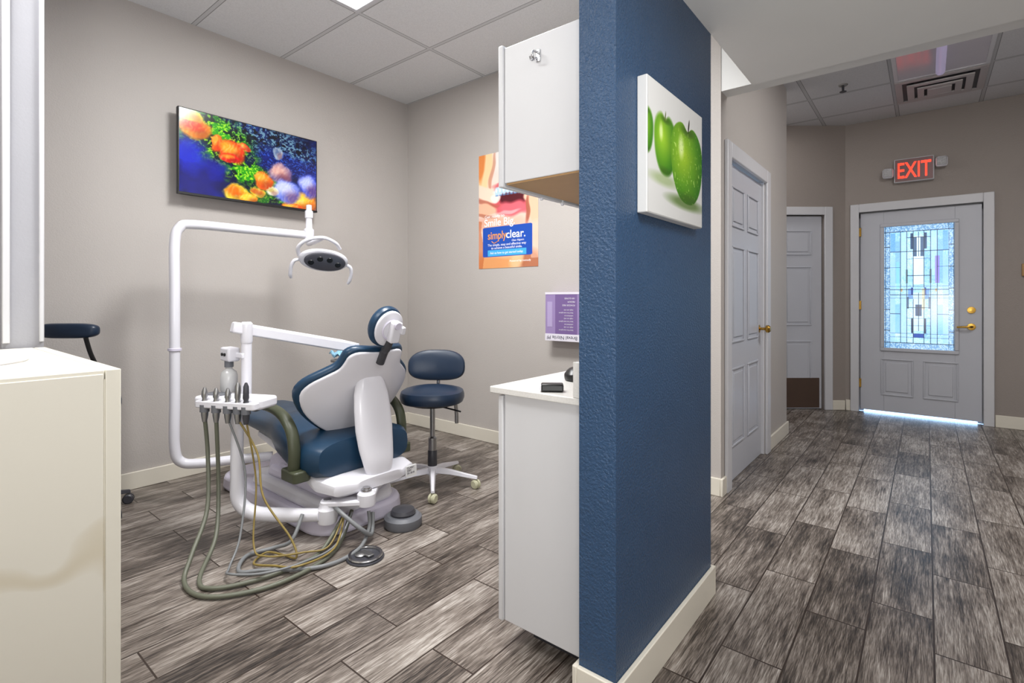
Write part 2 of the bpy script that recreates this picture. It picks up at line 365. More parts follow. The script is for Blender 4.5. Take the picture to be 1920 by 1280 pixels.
# ---------------------------------------------------------------- ceiling things
def troffer(x0,x1,y0,y1,zc,mat,lab):
    r=root('ceiling_light',((x0+x1)/2,(y0+y1)/2,zc),lab,'ceiling light')
    boxes('frame',[(x0,x1,y0,y0+.03,zc-.015,zc),(x0,x1,y1-.03,y1,zc-.015,zc),(x0,x0+.03,y0+.03,y1-.03,zc-.015,zc),(x1-.03,x1,y0+.03,y1-.03,zc-.015,zc)],m_trim,r,bevel=.003)
    box('lens',(x0+.03,x1-.03,y0+.03,y1-.03,zc-.01,zc-.002),mat,r)
    return r
troffer(-2.79,-1.59,1.33,1.91,H,m_lamp,'lit rectangular ceiling light panel in tile grid')
troffer(-2.79,-1.59,-.46,.13,H,m_lamp,'lit rectangular ceiling light panel in tile grid')
r=troffer(-.21,.38,4.14,5.34,H,m_lens,'unlit glossy ceiling light panel above the hallway')
tube('fluorescent_tube',[(.085,4.25,H-.03),(.085,5.24,H-.03)],.030,M('dim_tube',(190,180,215),.3,emit=.25),r,sm=1,n=14)
r=root('air_vent',(.085,5.65,H),'square white ceiling air vent with stepped louvres','air vent')
m_vent=M('vent_metal',(186,180,180),.45,.3)
for i,(h0,z) in enumerate(((.295,.004),(.215,.02),(.145,.034))):
    w=.05 if i<2 else .045
    boxes('louvre',[(.085-h0,.085+h0,5.655-h0,5.655-h0+w,H-z-.012,H-z),(.085-h0,.085+h0,5.655+h0-w,5.655+h0,H-z-.012,H-z),(.085-h0,.085-h0+w,5.655-h0+w,5.655+h0-w,H-z-.012,H-z),(.085+h0-w,.085+h0,5.655-h0+w,5.655+h0-w,H-z-.012,H-z)],m_vent,r,bevel=.003)
box('core',(.085-.27,.085+.27,5.655-.27,5.655+.27,H-.004,H),m_dgrey,r)
box('centre_plate',(.085-.08,.085+.08,5.655-.08,5.655+.08,H-.05,H-.035),m_vent,r,bevel=.003)
boxes('stem',[(.085-.01,.085+.01,5.645,5.665,H-.04,H)],m_vent,r)
r=root('fire_sprinkler',(-.55,5.15,H),'small dark ceiling fire sprinkler head','sprinkler')
lathe('escutcheon',[(.001,0),(.035,0),(.03,-.008),(.012,-.012),(.001,-.012)],(-.55,5.15,H),m_steel,r)
lathe('nozzle',[(.001,-.01),(.01,-.01),(.008,-.05),(.026,-.055),(.026,-.058),(.001,-.06)],(-.55,5.15,H),m_dgrey,r)

# ---------------------------------------------------------------- exit sign
r=root('exit_sign',(-.096,6.37,2.3),'white exit sign with glowing red letters and two lamp heads','exit sign')
box('housing',(-.25,.058,6.315,6.37,2.30,2.53),m_trim,r,bevel=.008)
box('face',(-.241,.049,6.311,6.3155,2.309,2.521),M('sign_face',(130,96,96),.4),r,bevel=.001)
text('lettering','EXIT',.215,frame((-.096,6.3105,2.34),(1,0,0),(0,0,1)),m_red,r,ext=.0015,align='CENTER',w=.255,bold=.002)
for (cx,cz) in ((-.297,2.40),(.112,2.455)):
    box('lamp_head',(cx-.045,cx+.045,6.28,6.34,cz-.048,cz+.048),m_white,r,bevel=.02)
    box('lamp_lens',(cx-.036,cx+.036,6.274,6.282,cz-.036,cz+.036),M('lamp_lens',(180,180,182),.15,.2,bump=(120,.8,.01)),r,bevel=.006)
    tube('lamp_bracket',[(cx,6.34,cz),(cx,6.37,cz)],.014,m_white,r,sm=1)

# ---------------------------------------------------------------- television
r=root('television',(-3.68,1.67,1.83),'flat black television on the wall showing colourful fish','television')
box('body',(-3.70,-3.668,1.195,2.145,1.825,2.378),m_black,r,bevel=.004)
box('wall_mount',(-3.77,-3.70,1.5,1.85,1.98,2.22),m_dgrey,r,bevel=.005)
def tv(s,v):
    x0=s*260; y0=v*163
    b=vn(s,v,26,18,4); c=vn(s,v,60,40,5); d=vn(s,v,120,80,8); a=vn(s,v,9,6,3)
    wx=(vn(s,v,20,14,31)-.5); wy=(vn(s,v,20,14,32)-.5); x=x0+wx*14+(c-.5)*5; y=y0+wy*14+(d-.5)*4
    img=np.stack([10+30*b*a,20+60*b*a,60+160*a*b],-1)
    k=ell(x,y,170,30,110,36,12,.8); img=mixi(img,k*.75*b,(28,66,92)); img=mixi(img,k*(c*.6+d*.6>.72)*.8,(130,168,186)); img=mixi(img,k*(c<.3)*.8,(6,12,20))
    k=ell(x,y,190,70,90,22,5,.8); img=mixi(img,k*.7,(20,30,110)); img=mixi(img,k*(d>.7)*.6,(60,110,230))
    g=np.maximum(np.maximum(ell(x,y,62,45,66,40,20,.7),ell(x,y,112,105,66,24,10,.7)),np.maximum(ell(x,y,160,142,50,20,0,.7),ell(x,y,50,95,34,18,-20,.7)))
    img=mixi(img,g*.6,(14,60,14)); img=mixi(img,g*np.clip((b+c*.6-.62)*5,0,1)*.95,(60,170,24)); img=mixi(img,g*np.clip((c*.5+d*.7-.66)*6,0,1)*.9,(180,232,60))
    img=mixi(img,ell(x,y,28,132,46,46,0,.9)*.85,(14,14,130)); img=mixi(img,ell(x,y,18,85,27,34,0,.8)*.8,(34,56,220)); img=mixi(img,ell(x,y,62,108,20,18,0,.9)*.8,(20,30,170)); img=mixi(img,ell(x,y,130,142,60,16,0,.8)*.5,(10,16,50))
    x=x0+wx*6+(c-.5)*2; y=y0+wy*6+(d-.5)*2
    fish=[(26,34,25,20,0,(250,150,24),(240,54,10)),(18,12,18,11,0,(255,226,70),(252,150,20)),(62,54,9,16,10,(250,90,10),(250,180,60)),(88,66,23,21,20,(246,60,12),(255,186,50)),(84,80,14,9,0,(230,20,20),(255,160,40)),(148,114,18,18,10,(252,104,16),(255,190,60)),(96,152,20,18,0,(252,224,60),(244,110,20)),(118,158,16,10,0,(250,160,30),(250,220,70)),(226,150,34,24,-10,(248,140,26),(255,226,80)),(205,165,20,11,0,(250,86,8),(255,200,60)),(136,142,14,9,0,(235,205,60),(205,90,30)),(182,92,21,21,10,(128,104,150),(236,178,160)),(196,130,26,24,0,(110,126,224),(214,218,252)),(165,134,12,10,0,(240,238,215),(200,176,90)),(243,108,20,25,-20,(84,96,214),(200,208,250)),(176,48,9,13,0,(160,178,200),(90,110,150)),(112,50,12,7,30,(232,60,40),(255,180,60))]
    for (cx,cy,rx,ry,an,c1,c2) in fish:
        m=ell(x,y,cx,cy,rx*1.08,ry*1.08,an,.3); st_=.5+.5*np.sin((x*.95+y*.4)*.8+7*b)
        img=mixi(img,m*.97,c1); img=mixi(img,m*ell(x,y,cx-rx*.25,cy-ry*.3,rx*.8,ry*.6,an,.9)*.85,c2); img=mixi(img,m*st_*.32*c,(255,250,225)); img=mixi(img,m*ell(x,y,cx+rx*.5,cy+ry*.5,rx*.7,ry*.6,an,1.0)*.35,(110,20,20))
    return np.clip((img-18)*1.12,0,255)
painted('screen',frame((-3.6675,1.203,2.372),(0,1,0),(0,0,1)),.934,.532,360,210,tv,attrmat('tv_screen',.15,1.15,0),r)
box('bezel',(-3.669,-3.664,1.195,2.145,1.825,1.838),m_black,r,bevel=.001)

# ---------------------------------------------------------------- poster
r=root('poster',(-2.563,3.118,1.403),'advertising poster of a smile with clear aligners','poster')
PX0,PZ1,PW,PH=-2.865,2.33,.603,.925
def pos(s,v):
    n=vn(s,v,8,12,11); xs,ys=s*111,v*210
    x=xs+(vn(s,v,7,9,41)-.5)*8; y=ys+(vn(s,v,7,9,42)-.5)*8
    img=np.stack([232+10*n,192+22*n,176+22*n],-1)
    img=mixi(img,ell(x,y,72,8,60,44,0,.6),(236,226,220)); img=mixi(img,ell(x,y,84,40,34,22,-30,.9)*.8,(244,208,192))
    img=mixi(img,ell(x,y,13,28,12,46,12,.4),(246,210,160)); img=mixi(img,ell(x,y,3,16,7,34,0,.5),(226,136,70)); img=mixi(img,ell(x,y,26,34,3,42,12,.6)*.6,(190,116,84))
    img=mixi(img,ell(x,y,62,86,40,34,0,.2),(210,88,96)); img=mixi(img,ell(x,y,66,86,25,20,0,.2),(84,16,28)); img=mixi(img,ell(x,y,66,105,26,12,0,.5),(232,104,116)); img=mixi(img,ell(x,y,58,113,18,3.5,-5,.6)*.7,(250,190,190))
    img=mixi(img,ell(x,y,62,61,34,6,4,.4)*.85,(214,96,104))
    img=mixi(img,ell(x,y,14,72,28,13,24,.22),(250,216,194)); img=mixi(img,ell(x,y,33,81,11,7.5,28,.3)*.75,(255,236,228)); img=mixi(img,ell(x,y,14,88,26,4,22,.6)*.8,(180,100,76)); img=mixi(img,ell(x,y,12,101,24,12,16,.25),(240,184,152)); img=mixi(img,ell(x,y,12,115,24,3.5,16,.6)*.7,(176,96,66))
    img=mixi(img,ell(x,y,56,69,28,8,0,.3),(232,232,230)); 
    for i in range(7): img=mixi(img,ell(xs,ys,36+i*6.9,72-(3-abs(i-3))*.9,3.7,8,0,.35,3),(186,214,238)); img=mixi(img,ell(xs,ys,35+i*6.9,70,1.4,3.4,0,.8),(255,255,255)); img=mixi(img,ell(xs,ys,36+i*6.9,79,3.2,1.2,0,.6)*.8,(90,136,184))
    img=mixi(img,ell(x,y,98,60,20,11,-28,.25),(250,214,194)); img=mixi(img,ell(x,y,83,69,8,6.5,-28,.35)*.8,(255,236,228)); img=mixi(img,ell(x,y,99,73,18,3.5,-25,.6)*.75,(170,92,70)); img=mixi(img,ell(x,y,100,84,16,9,-24,.3),(244,198,170)); img=mixi(img,ell(x,y,104,110,13,24,-8,.3),(244,192,160)); img=mixi(img,ell(x,y,92,108,3.5,26,8,.6)*.85,(166,86,64))
    img=mixi(img,ell(x,y,30,130,50,9,0,.8)*.5,(222,150,116)); img=mixi(img,ell(x,y,30,204,50,20,0,.7)*.85,(228,150,84)); img=mixi(img,ell(x,y,98,200,20,20,0,.6)*.8,(170,92,56)); img=mixi(img,ell(x,y,72,196,12,18,20,.6)*.8,(246,200,150)); img=mixi(img,rect(x,y,-9,8,125,219)*.55,(190,92,44)); img=mixi(img,rect(x,y,101,120,128,196)*.5,(244,200,174))
    q=(np.maximum(np.maximum(11-xs,xs-98),0)**2+np.maximum(np.maximum(138-ys,ys-186),0)**2)<9
    img=mixi(img,q.astype(float),(24,78,178))
    img=mixi(img,rect(xs,ys,18,90,177,188),(70,176,232))
    return img
painted('print',frame((PX0,3.1165,PZ1),(1,0,0),(0,0,1)),PW,PH,170,290,pos,attrmat('poster_print',.45),r)
box('paper',(PX0,PX0+PW,3.1167,3.1195,PZ1-PH,PZ1),m_trim,r)
def PF(px,py): return frame((PX0+px/111*PW,3.1160,PZ1-py/210*PH),(1,0,0),(0,0,1))
u_=PW/111
text('lettering','Get ready to',.034,PF(12,118),m_txtw,r,w=38*u_)
text('lettering','Smile Big.',.084,PF(11,133),m_txtw,r,w=58*u_,bold=.0006)
text('lettering','simply',.088,PF(18,157),m_org,r,w=36*u_,bold=.0010)
text('lettering','clear.',.088,PF(53.2,157),m_txtw,r,w=35*u_,bold=.0010)
text('lettering','Clear Aligners',.022,PF(64,163.5),m_txtw,r,w=22*u_)
text('lettering','The simple, easy and effective way',.027,PF(54,169.8),m_txtw,r,align='CENTER',w=72*u_)
text('lettering','to achieve a beautiful smile.',.027,PF(54,175.4),m_txtw,r,align='CENTER',w=58*u_)
text('lettering','Ask us how to get started today.',.026,PF(54,184.2),m_txtw,r,align='CENTER',w=62*u_)
text('lettering','Powered by iremedy',.022,PF(60,200),m_txtw,r,w=38*u_)
tube('smile_mark',[(PX0+26*u_,3.1158,PZ1-161/210*PH),(PX0+31*u_,3.1158,PZ1-164.5/210*PH),(PX0+38*u_,3.1158,PZ1-161/210*PH)],.003,m_org,r,n=6)

# ---------------------------------------------------------------- glove box
r=root('glove_box',(-1.99,3.12,.862),'purple and white disposable glove box on the wall','glove box')
m_card=M('white_card',(224,220,230),.5)
box('carton',(-2.136,-1.85,3.03,3.12,.862,1.207),M('purple_card',(150,130,176),.5),r,bevel=.003)
box('white_band',(-2.137,-1.849,3.028,3.031,.862,.912),m_card,r)
box('purple_strip',(-2.05,-1.87,3.0285,3.031,.912,1.19),M('deep_purple_card',(118,94,146),.5),r)
box('light_panel',(-2.137,-1.849,3.028,3.031,1.192,1.207),m_card,r)
def GF(x,z): return frame((x,3.0275,z),(-1,0,0),(0,0,-1))
text('lettering','Breval Nitrile PF',.036,GF(-1.865,.898),m_txtd,r,w=.255)
for i,t in enumerate(('POWDER FREE','MEDIUM','100 GLOVES')): text('lettering',t,.016,GF(-1.885,1.12+i*.024),m_card,r)
for i in range(8): text('lettering',('latex free exam gloves','single use only','ambidextrous')[i%3],.013,GF(-1.90,.945+i*.02),m_card,r)
box('dispensing_slot',(-2.118,-2.075,3.0285,3.031,.96,1.14),M('slot_lilac',(172,156,196),.6),r)

# ---------------------------------------------------------------- apple canvas
r=root('canvas_print',(-.645,1.63,1.41),'canvas print of three green apples on the blue wall','wall art')
box('canvas',(-.66,-.628,1.40,1.865,1.412,1.812),M('canvas_white',(214,214,212),.6,bump=(300,.2,.001)),r,bevel=.003)
def apples(s,v):
    n=vn(s,v,60,50,21); n1=vn(s,v,9,9,22); n5=vn(s,v,100,86,25)
    img=np.stack([216-10*v,216-10*v,214-10*v],-1)
    img=mixi(img,ell(s,v,.26,.72,.22,.045,0,.9)*.5,(120,150,70)); img=mixi(img,ell(s,v,.66,.84,.32,.05,0,.8)*.8,(80,110,45))
    def ap(cx,cy,rx,ry,b,drops):
        nonlocal img
        k=1-.12*np.clip((v-cy)/ry,-1,1)
        X=np.abs(s-cx)/(rx*k); Y=np.abs(v-cy)/ry
        d0=(X**2.4+Y**2.4)**(1/2.4)+.18*np.exp(-((s-cx)/(rx*.22))**2)*(v<cy)
        m=np.clip((1-d0)/(.03*b)+.5,0,1)
        d=np.sqrt(((s-cx+.28*rx)/rx)**2+((v-cy+.22*ry)/ry)**2)
        c=np.stack([160-92*d+10*n1,206-72*d,44-28*d],-1); mm=m[...,None]; img=img*(1-mm)+c*mm
        img=mixi(img,m*ell(s,v,cx+.01,cy-ry*.82,rx*.4,ry*.12,0,.9)*.8,(56,92,12))
        img=mixi(img,m*ell(s,v,cx-rx*.40,cy-ry*.35,rx*.15,ry*.25,0,1)*.75,(236,250,190))
        img=mixi(img,m*ell(s,v,cx+rx*.1,cy+ry*.92,rx*.8,ry*.16,0,.9)*.5,(50,80,10))
        if drops: img=mixi(img,m*np.clip((n-.80)*7,0,1)*.55,(222,250,150)); img=mixi(img,m*np.clip((n5-.84)*7,0,1)*.45,(50,96,10))
    ap(-.03,.40,.11,.17,6,0); ap(.28,.44,.18,.24,4.5,0); ap(.69,.50,.31,.34,1,1)
    img=mixi(img,ell(s,v,.28,.22,.008,.04,10,.6),(80,95,30)); img=mixi(img,ell(s,v,.715,.17,.012,.06,12,.3),(35,30,15))
    return img
painted('print',frame((-.6272,1.403,1.809),(0,1,0),(0,0,1)),.459,.394,280,250,apples,attrmat('canvas_paint',.5),r)

# ---------------------------------------------------------------- upper cabinet
r=root('wall_cabinet',(-.95,1.7,1.545),'white laminate upper cabinet fixed to the blue wall','cabinet')
box('body',(-1.105,-.779,1.33,2.05,1.548,2.003),m_cab,r,bevel=.002)
box('underside',(-1.10,-.785,1.335,2.045,1.543,1.549),m_wood,r)
for a,b in ((1.322,1.685),(1.69,2.05)): box('door',(-1.127,-1.107,a,b,1.535,2.012),m_cab,r,bevel=.004)
for yy in (1.56,1.70): lathe('knob',[(.001,0),(.006,0),(.007,-.005),(.005,-.009),(.001,-.010)],(-1.117,yy,1.536),m_white,r,n=12)
h=root('wall_hook',(-.964,1.33,1.92),'small chrome hook on the cabinet side','hook')
box('plate',(-.972,-.956,1.325,1.33,1.915,1.955),m_chrome,h,bevel=.002)
tube('hook_arm',[(-.964,1.325,1.945),(-.964,1.30,1.94),(-.964,1.296,1.925),(-.964,1.306,1.917)],.0035,m_chrome,h)
tube('hook_arm',[(-.968,1.325,1.93),(-.976,1.31,1.918),(-.98,1.305,1.93)],.003,m_chrome,h)

# ---------------------------------------------------------------- lower cabinet
r=root('base_cabinet',(-.95,1.7,0),'white laminate base cabinet beside the blue wall','cabinet')
box('body',(-1.105,-.779,1.33,2.05,.08,.843),m_cab,r,bevel=.002)
for a,b in ((1.322,1.685),(1.69,2.05)): box('door',(-1.127,-1.107,a,b,.078,.835),m_cab,r,bevel=.004)
box('toe_kick',(-1.05,-.80,1.42,2.03,0,.08),m_dgrey,r)
r=root('countertop',(-.96,1.7,.843),'speckled white quartz countertop with low backsplash','countertop')
box('worktop',(-1.15,-.779,1.305,2.09,.843,.865),m_quartz,r,bevel=.003)
box('backsplash',(-.82,-.779,1.305,2.06,.865,.972),m_quartz,r,bevel=.002)
T=Matrix.Translation((-.925,1.36,.866))@Matrix.Rotation(math.radians(35),4,'Z')
r=root('charger_box',(0,0,0),'small black and white electronic device on the countertop','electronic device')
box('case',(-.042,.03,-.022,.022,0,.024),m_black,r,bevel=.005)
box('white_cap',(-.046,-.03,-.020,.020,.003,.021),m_white,r,bevel=.003)
T=Matrix.Translation((-1.0,1.60,.866))@Matrix.Rotation(math.radians(30),4,'Z')
r=root('computer_mouse',(0,0,0),'black computer mouse on the countertop','computer mouse')
puffy('shell',[(.036*math.cos(a),.058*math.sin(a)) for a in np.linspace(0,2*math.pi,25)[:-1]],.026,.02,m_black,r,F=Matrix.Translation((0,0,.013)))
lathe('scroll_wheel',[(.001,-.004),(.008,-.004),(.008,.004),(.001,.004)],(0,.025,.036),m_dgrey,r,axis=(1,0,0))
T=Matrix.Identity(4)

# ---------------------------------------------------------------- vanity
r=root('sink_cabinet',(-2.2,0,0),'cream laminate sink cabinet with faint veining','cabinet')
def veinmat():
    m=M('cream_vein',(226,221,206),.4,var=.03); nt=m.node_tree; b=nt.nodes['Principled BSDF']
    w=nt.nodes.new('ShaderNodeTexWave'); w.inputs['Scale'].default_value=.9; w.inputs['Distortion'].default_value=16; w.inputs['Detail'].default_value=4; w.inputs['Detail Scale'].default_value=.8
    g=[n for n in nt.nodes if n.type=='NEW_GEOMETRY'][0]; nt.links.new(g.outputs['Position'],w.inputs['Vector'])
    c=nt.nodes.new('ShaderNodeValToRGB'); e=c.color_ramp.elements; e[0].position=.0; e[0].color=lin((214,206,186)); e[1].position=.07; e[1].color=lin((227,223,210)); nt.links.new(w.outputs['Fac'],c.inputs[0]); nt.links.new(c.outputs[0],b.inputs['Base Color']); return m
box('body',(-2.72,-1.712,-.7,.415,0,.945),veinmat(),r)
box('side_panel',(-2.70,-1.707,.386,.42,0,.97),m_cream,r,bevel=.002)
box('front_panel',(-1.714,-1.705,-.7,.381,.0,.96),MC['cream_vein'],r,bevel=.002)
box('top',(-2.71,-1.708,-.7,.384,.945,.97),m_cream,r,bevel=.002)
r=root('sink',(-2.2,.13,.97),'white oval sink basin set in the cream counter','sink')
lathe('rim',[(.19,0),(.20,.0),(.205,.006),(.19,.012),(.175,.008),(.165,.001),(.12,.0005),(.001,.0004)],(-2.21,.1,.97),m_white,r,n=32)
lathe('drain',[(.001,0.001),(.02,.001),(.018,.004),(.001,.004)],(-2.21,.1,.97),m_chrome,r)

# ---------------------------------------------------------------- stools
def stool(x,y,rot,seatz,lab,variant=0,brot=30,br_=.275,cm=None):
    global T
    T=Matrix.Translation((x,y,0))@Matrix.Rotation(math.radians(rot),4,'Z')
    r=root('rolling_stool',(0,0,0),lab,'stool','rolling clinic stools')
    base_rot=math.radians(brot-rot); q=br_/.275
    lathe('base_hub',[(.001,.075),(.035,.075),(.038,.11),(.028,.13),(.001,.13)],(0,0,0),m_white,r)
    for i in range(5):
        a=base_rot+i*2*math.pi/5; c,s=math.cos(a),math.sin(a)
        rings=[]
        for d,w,z0,z1 in ((.02,.022,.085,.12),(.12*q,.018,.08,.108),(.22*q,.014,.066,.088),(.285*q,.012,.058,.076)):
            rings.append([(c*d-s*w,s*d+c*w,z0),(c*d+s*w,s*d-c*w,z0),(c*d+s*w*.6,s*d-c*w*.6,z1),(c*d-s*w*.6,s*d+c*w*.6,z1)])
        loft('leg',rings,m_white if variant==0 else m_dgrey,r,bevel=.003)
        cx,cy=c*br_,s*br_; ax=(math.cos(a+1),math.sin(a+1),0)
        lathe('caster',[(.001,-.022),(.02,-.022),(.027,-.016),(.027,-.004),(.02,-.003),(.02,.003),(.027,.004),(.027,.016),(.02,.022),(.001,.022)],(cx,cy,.027),cm or m_caster,r,axis=ax)
    lathe('gas_column',[(.001,.12),(.026,.12),(.026,.30),(.016,.31),(.016,seatz-.07),(.05,seatz-.06),(.05,seatz-.045),(.001,seatz-.045)],(0,0,0),m_steel,r)
    lathe('column_sleeve',[(.027,.125),(.029,.13),(.029,.22),(.022,.23)],(0,0,0),m_dgrey,r,cap=False)
    k=1.03 if variant==0 else .85
    out=[(k*.19*math.copysign(abs(math.cos(a))**.85,math.cos(a)),k*.185*math.copysign(abs(math.sin(a))**.85,math.sin(a))) for a in np.linspace(0,2*math.pi,41)[:-1]]
    puffy('seat',out,.078,.025,m_navyd,r,F=Matrix.Translation((0,0,seatz)),edge=.1)
    lathe('seat_pan',[(.001,-.055),(.13,-.055),(.15,-.038),(.001,-.037)],(0,0,seatz),m_black,r)
    if variant==0:
        tube('height_lever',[(.04,-.02,seatz-.06),(.12,-.08,seatz-.065),(.19,-.13,seatz-.07)],.005,m_black,r)
        tube('back_bracket',[(0,.05,seatz-.055),(0,.15,seatz-.06),(0,.225,seatz-.03),(0,.235,seatz+.04),(0,.23,seatz+.16)],[.014,.014,.014,.012],m_chrome,r)
        tube('back_post',[(.10,.08,seatz-.07),(.13,.12,seatz-.08),(.135,.125,seatz-.20)],.013,m_steel,r,sm=2)
        out2=[(.185*math.copysign(abs(math.cos(a))**.7,math.cos(a)),.10*math.copysign(abs(math.sin(a))**.75,math.sin(a))-.01*math.cos(a)**2) for a in np.linspace(0,2*math.pi,41)[:-1]]
        F=frame((0,.195,seatz+.165),(1,0,0),(0,.12,1))
        def bend(v): v.z+=v.x*v.x*1.1; return v
        puffy('backrest',out2,.055,.012,m_navyd,r,F=F,post=bend,edge=.15)
    else:
        zz=.985
        tube('support_rod',[(.0,.03,seatz-.05),(.04,.10,seatz-.06),(.045,.12,seatz+.0),(.03,.08,seatz+.15),(.02,.03,zz-.12),(.015,.0,zz-.02)],.011,m_black,r)
        out2=[(.155*math.copysign(abs(math.cos(a))**.5,math.cos(a)),.040*math.copysign(abs(math.sin(a))**.6,math.sin(a))) for a in np.linspace(0,2*math.pi,41)[:-1]]
        F=frame((-.085,0,zz+.005),(1,0,0),(0,0,1))
        def bend(v): v.z-=v.x*v.x*.8; return v
        puffy('body_support',out2,.055,.008,m_navyd,r,F=F,post=bend,edge=.12)
    T=Matrix.Identity(4)
stool(-2.385,2.17,38,.56,'navy padded rolling stool with backrest beside the dental chair')
stool(-3.49,.69,39,.60,'navy rolling stool with a flat support pad behind the partition',1,100,.215,m_dgrey)

# ---------------------------------------------------------------- dental chair
CY=1.6
r=root('dental_chair',(-2.75,CY,0),'white and navy reclining dental chair with lamp and instrument arm','dental chair')
prism('base_plate',rrect(-2.84,1.60,.62,.275,.16),0,.085,m_wshade,r,taper=.98,bevel=.02,seg=3)
prism('base_cover',rrect(-2.70,1.60,.45,.225,.12),.082,.15,m_white,r,taper=.95,bevel=.02,seg=3)
prism('base_cover',rrect(-2.66,1.60,.37,.185,.10),.148,.205,m_wshade,r,taper=.92,bevel=.02,seg=3)
F=frame((0,CY-.15,0),(1,0,0),(0,0,1))
prism('lift_arm',[(-3.02,.15),(-2.38,.15),(-2.28,.20),(-2.20,.28),(-2.85,.31),(-3.0,.24)],-.30,0,m_wshade,r,F=F,bevel=.02)
loft('bellows',[[(x,CY+y*k,z) for x,y in rrect(-2.62,0,.24*k+.02,.17,.05)] for z,k in ((.20,1.0),(.21,.92),(.22,1.0),(.23,.92),(.245,1.0),(.255,.92),(.27,.9))],m_wshade,r)
def sup(x,hw,zt,zb,n=20,p=.5,cy=CY):
    zc=(zt+zb)/2; hz=(zt-zb)/2; o=[]
    for j in range(n):
        a=2*math.pi*j/n; c,s=math.cos(a),math.sin(a)
        o.append((x,cy+hw*math.copysign(abs(c)**p,c),zc+hz*math.copysign(abs(s)**p,s)))
    return o
loft('seat_shell',[sup(-3.15,.10,.375,.35),sup(-3.1,.17,.38,.33),sup(-2.8,.21,.38,.30),sup(-2.5,.25,.35,.24),sup(-2.30,.27,.30,.205),sup(-2.18,.24,.285,.205),sup(-2.14,.14,.275,.22)],m_white,r)
seat=[(-3.50,.06,.445,.425),(-3.485,.15,.46,.41),(-3.42,.19,.475,.395),(-3.1,.215,.485,.38),(-2.9,.23,.50,.37),(-2.77,.255,.53,.345),(-2.65,.29,.53,.305),(-2.52,.305,.50,.275),(-2.40,.305,.475,.262),(-2.31,.30,.475,.265),(-2.26,.27,.46,.28),(-2.245,.16,.43,.32)]
loft('seat',[sup(x,h,a,b,28,.6) for x,h,a,b in seat],m_navy,r)
# backrest
BY=1.617
BF=frame((-2.30,BY,.68),(0,1,0),(.50,0,.866))
half=[(-.285,.0),(-.28,.09),(-.255,.15),(-.205,.225),(-.13,.30),(-.03,.340),(.045,.315),(.11,.25),(.155,.200),(.195,.183),(.24,.17),(.266,.12),(.262,0)]
pts=[(w,v,0) for v,w in half]+[(-w,v,0) for v,w in reversed(half[1:-1])]
out=[(p.x,p.y) for p in cr_spline(pts,3,True)]
def bb(v): v.z-=v.x*v.x*.75; return v
br=puffy('backrest',out,.045,.0,m_navy,r,F=BF@Matrix.Translation((0,0,-.018)),post=bb,back=.03,edge=.06)
sc=[(x*.94,y*.945-.004) for x,y in out]
puffy('back_shell',sc,.020,.006,m_white,br,F=BF@Matrix.Translation((0,0,.006)),post=bb,edge=.04)
sp=cr_spline([(-2.255,0,.765),(-2.240,0,.745),(-2.220,0,.68),(-2.205,0,.60),(-2.19,0,.50),(-2.175,0,.41),(-2.16,0,.33),(-2.165,0,.255),(-2.20,0,.195)],5)
wd=[.035,.080,.100,.108,.110,.102,.088,.068,.042]
rings=[]
for i,p in enumerate(sp):
    w=float(np.interp(i/(len(sp)-1),np.linspace(0,1,len(wd)),wd)); t=(sp[min(i+1,len(sp)-1)]-sp[max(i-1,0)]).normalized(); nrm=Vector((0,1,0)).cross(t).normalized()
    if nrm.x<0: nrm=-nrm
    rings.append([Vector((p.x,BY+math.copysign(abs(math.cos(a))**.5,math.cos(a))*w,p.z))+nrm*(math.copysign(abs(math.sin(a))**.5,math.sin(a))*.013-abs(math.cos(a))**2*w*.28) for a in [2*math.pi*j/28 for j in range(28)]])
loft('back_spine',rings,m_white,br)
# headrest
HF=frame((-2.10,BY,1.012),(0,1,0),(.34,0,.94))
e1=[(.094*math.cos(a),.106*math.sin(a)) for a in np.linspace(0,2*math.pi,33)[:-1]]
hr=puffy('headrest',e1,.05,.0,m_navy,br,F=HF@Matrix.Translation((0,0,-.03)),back=.02,edge=.15)
puffy('headrest_cap',[(x*.88,y*.88) for x,y in e1],.02,.012,m_white,hr,F=HF@Matrix.Translation((0,0,.002)))
lathe('headrest_ring',[(.05,.0),(.055,.006),(.05,.01),(.045,.006)],HF@Vector((0,0,.016)),m_wshade,hr,axis=HF.to_3x3()@Vector((0,0,1)),cap=False)
prism('headrest_bracket',rrect(.01,-.005,.028,.055,.012),.016,.058,m_white,hr,F=HF,bevel=.006)
prism('headrest_lock',rrect(.04,.01,.012,.02,.008),.026,.071,m_white,hr,F=HF,bevel=.004)
lathe('headrest_joint',[(.001,0),(.02,0),(.022,.006),(.018,.014),(.001,.014)],HF@Vector((.005,.035,.05)),m_wshade,hr,axis=HF.to_3x3()@Vector((0,0,1)),n=16)
tube('headrest_stem',[HF@Vector((.005,-.04,.03)),HF@Vector((.005,-.10,.015)),(-2.15,BY+.01,.89),(-2.185,BY+.01,.83)],[.018,.02,.022,.022],m_dgrey,br)
